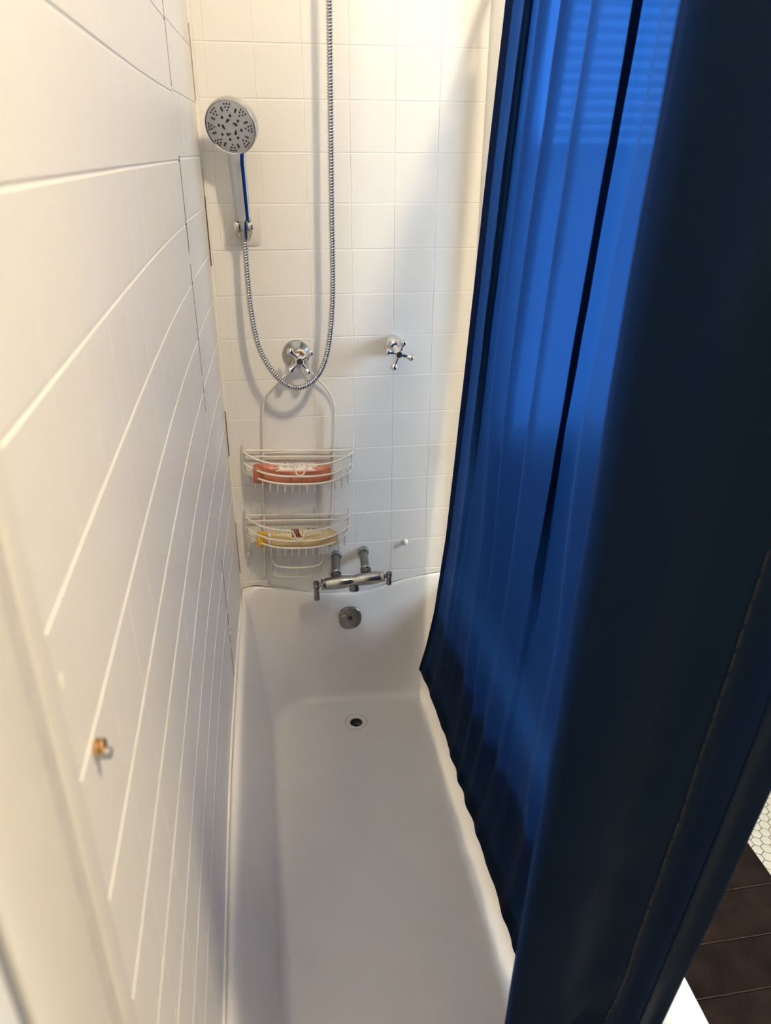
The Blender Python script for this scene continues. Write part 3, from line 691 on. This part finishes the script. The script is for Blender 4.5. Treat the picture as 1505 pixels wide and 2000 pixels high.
# cream bottle
L2 = .236; P2 = [(0, .013, .016), (.006, .0165, .0195), (.02, .0180, .021), (.135, .0185, .021), (.138, .015, .017), (.165, .015, .017), (.17, .019, .0185), (.21, .0235, .022), (.3, .0275, .0235), (.55, .0295, .0240), (.82, .0265, .0236), (.93, .022, .022), (.98, .017, .018), (1, .012, .012)]
b2 = tag(empty('lotion_bottle'), 'cream bottle with yellow cap lying in the lower caddy basket', 'bottle', 'bottles in the caddy')
obj('bottle_body', bottle_body(L2, P2, .166, 1), 'cream', b2)
obj('neck', bottle_body(L2, P2, .137, .168, m=4), 'label', b2)
obj('cap', bottle_body(L2, P2, 0, .136, m=20), 'yellow', b2)
bm = bmesh.new(); patch(bm, L2, P2, .055, .205, .10, .62, .0004, 20, 12); lb2 = obj('label_print', bm, 'creaml', b2)
bm = bmesh.new(); patch(bm, L2, P2, .098, .120, .10, .72, .0008, 6, 10, lambda i, j, x, f: (x + (.010 * j ** 3) * i + .002 * j * (1 - i), f)); mp = obj('maroon_band', bm, 'maroon', lb2)
bars([(.101, .16, .62, .0012), (.105, .14, .6, .0016), (.110, .18, .62, .0012), (.115, .16, .55, .0012)], 'creamink', mp, L2, P2, off=.0012)
bars([(.056, .10, .50, .0016), (.064, .10, .50, .0030), (.062, .30, .36, .006), (.074, .14, .44, .0012), (.078, .12, .5, .0012), (.084, .16, .46, .0012), (.090, .14, .5, .0012)], 'ink', lb2, L2, P2)
bars([(.130, .36, .62, .0016), (.140, .46, .62, .001), (.146, .48, .6, .001), (.152, .46, .6, .001), (.158, .5, .6, .001), (.164, .46, .62, .001), (.170, .5, .6, .001), (.176, .46, .6, .001), (.188, .2, .5, .001)], 'ink', lb2, L2, P2)
for cx, cf, rx, rf, pet in ((.143, .20, .008, .05, 0), (.156, .18, .007, .06, 5), (.164, .30, .006, .08, 3), (.172, .24, .006, .06, 4), (.150, .30, .005, .04, 0)):
    blob(cx, cf, rx, rf, 'maroon', 'flower_print', lb2, L2, P2, petals=pet)
bmr = bmesh.new()
place(b1, (.0600, -.0495, .8905), 0.0); place(b2, (.0555, -.0530, .6850), 0.0)

# ------------------------------------------------------------ wall mixer over the tub
mx = tag(empty('bath_mixer', (.33, -.11, .56)), 'worn chrome bath mixer tap with two lever handles above the overflow', 'mixer tap')
A = Vector((.245, -.108, .5495)); Bq = Vector((.409, -.108, .5605)); ax = (Bq - A).normalized(); LL = (Bq - A).length
bm = bmesh.new(); lathe(bm, A, ax, [(0, .0150), (.002, .0175), (.03, .0200), (.055, .0195), (.075, .0165), (LL / 2, .0155), (LL - .075, .0165), (LL - .055, .0195), (LL - .03, .0200), (LL - .002, .0175), (LL, .0150)], 36); loc(obj('mixer_body', bm, 'steel', mx), mx)
for wall, body in (((.287, 0, .588), (.2765, -.102, .567)), ((.371, 0, .595), (.3675, -.102, .573))):
    W = Vector(wall); P = Vector(body); P.y = -.108; d = P - Vector((W.x, -.0, W.z)); n_ = d.length
    bm = bmesh.new(); lathe(bm, W + d * .04, d, [(0, .0130), (n_ * .5, .0128), (n_ * .86, .0122)], 28); pp = loc(obj('supply_pipe', bm, 'dullmetal', mx), mx)
    bm = bmesh.new(); lathe(bm, Vector((W.x, -.006, W.z)), (0, -1, 0), [(0, .0175), (.008, .0175), (.011, .0155), (.016, .0145)], 28); o = obj('wall_collar', bm, 'steel', pp); loc(o, mx)
    bm = bmesh.new(); lathe(bm, W + d * .74, d, [(0, .0128), (.004, .0165), (.010, .0170), (.013, .015)], 28); o = obj('union_nut', bm, 'steel', pp); loc(o, mx)
mid = A.lerp(Bq, .52)
bm = bmesh.new(); lathe(bm, mid + Vector((0, -.002, -.008)), (0, -.1, -1), [(0, .0135), (.010, .0135), (.014, .0155), (.022, .0155), (.0235, .0145), (.0235, .0115), (.016, .011)], 28); loc(obj('outlet', bm, 'dullmetal', mx), mx)
for s, P in ((-1, A), (1, Bq)):
    d = ax * s
    bm = bmesh.new(); lathe(bm, P - d * .001, d, [(0, .0155), (.001, .0162), (.0125, .0162), (.0135, .0145)], 8); loc(obj('bonnet_nut', bm, 'steel', mx), mx)
    bm = bmesh.new(); lathe(bm, P + d * .012, d, [(0, .0062), (.012, .0058)], 16); loc(obj('spindle', bm, 'dullmetal', mx), mx)
    e = P + d * .0265
    lev = loc(obj('lever', (lambda b: (lathe(b, e + Vector((0, 0, .012)), (0, 0, -1), [(0, .006), (.001, .0088), (.004, .0094), (.009, .0094), (.011, .0075), (.013, .0078), (.022, .0094), (.024, .0075), (.028, .0070), (.038, .0082), (.058, .0086), (.061, .0078)] if s < 0 else [(0, .006), (.001, .0088), (.004, .0094), (.009, .0094), (.011, .0075), (.016, .0088), (.019, .0075), (.026, .0080), (.040, .0082), (.0425, .0074)], 20), b)[1])(bmesh.new()), 'dullmetal', mx), mx)
    bm = bmesh.new(); lathe(bm, e + Vector((0, -.0075, .004)), (0, -1, 0), [(0, .005), (.0035, .0048), (.0045, .003)], 14); o = obj('screw', bm, 'steel', lev); loc(o, mx)

# ------------------------------------------------------------ small wall fittings
def cap_knob(x, z, label, r):
    t = tag(empty('screw_cap', (x, -.006, z)), label, 'screw cap', 'white caps on the far wall')
    bm = bmesh.new(); lathe(bm, (0, 0, 0), (0, -1, 0), [(0, r * 1.15), (.002, r * 1.15), (.003, r), (.008, r * .95), (.0105, r * .7), (.0115, r * .2)], 24); obj('cap', bm, 'knob', t)
    bm = bmesh.new(); lathe(bm, (0, .0005, 0), (0, -1, 0), [(0, r * 1.25), (.001, r * 1.22)], 24); obj('washer', bm, 'caulk', t)
cap_knob(.502, .617, 'small round white cap on the far wall beside the curtain', .0072)
cap_knob(.0275, .616, 'small round white cap low in the tiled corner behind the caddy', .0078)
hk = tag(empty('wall_screw', (lx(-1.58), -1.579, 1.342)), 'small brass ringed screw stuck in the left wall near the casing', 'screw')
bm = bmesh.new()
for k, r in ((.0012, .0044), (.0038, .0042)): lathe(bm, (k - .001, 0, .0020), (1, 0, .05), [(0, r - .0008), (.0008, r), (.0016, r), (.0024, r - .0008)], 20)
hk.scale = (1.35, 1.35, 1.35)
obj('brass_rings', bm, 'brass', hk)
bm = bmesh.new(); lathe(bm, (-.001, .0, -.0018), (1, 0, -.1), [(0, .0030), (.005, .0032), (.008, .0030), (.0085, .0022), (.0078, .0015)], 18); obj('screw_shank', bm, 'zinc', hk)

# ------------------------------------------------------------ bath mat
bmat = tag(empty('bath_mat', (1.05, -1.05, 0)), 'dark brown padded bath mat with stitched bands on the hexagon floor', 'bath mat')
MX0, MX1 = .80, 1.332; seams = [-.14, -.26, -.38, -.50, -.62, -.742, -.862, -.985, -1.102, -1.22, -1.34, -1.46]  # farthest bands are unseen, added to darken the floor behind the curtain
bm = bmesh.new(); box(bm, MX0, MX1, seams[-1] - .004, seams[0] + .004, .0003, .0065, .003, 2); loc(obj('mat_backing', bm, 'mat', bmat), bmat)
for y in seams[1:-1]:
    bm = bmesh.new(); tube(bm, [(MX0 + .01 + .026 * k, y + random.uniform(-.0006, .0006), .0085) for k in range(21)], .0014, 6); loc(obj('band_seam', bm, 'seam', bmat), bmat)
for a, b in zip(seams, seams[1:]):
    bm = bmesh.new(); nx, ny = 30, 10; rows = []
    for i in range(nx + 1):
        row = []
        for j in range(ny + 1):
            x = MX0 + .004 + (MX1 - MX0 - .008) * i / nx; y = b + .0012 + (a - b - .0024) * j / ny
            ex = min(1, min(i, nx - i) / 2.0); ey = min(1, min(j, ny - j) / 2.2)
            h = .0060 + .0075 * (math.sin(PI / 2 * ex) * math.sin(PI / 2 * ey)) ** .6 + noise.noise(Vector((x * 18, y * 18, 2))) * .0012 * min(ex, ey)
            row.append((x, y, h))
        rows.append(row)
    loft(bm, rows, closed=False); loc(obj('mat_band', bm, 'mat', bmat), bmat)
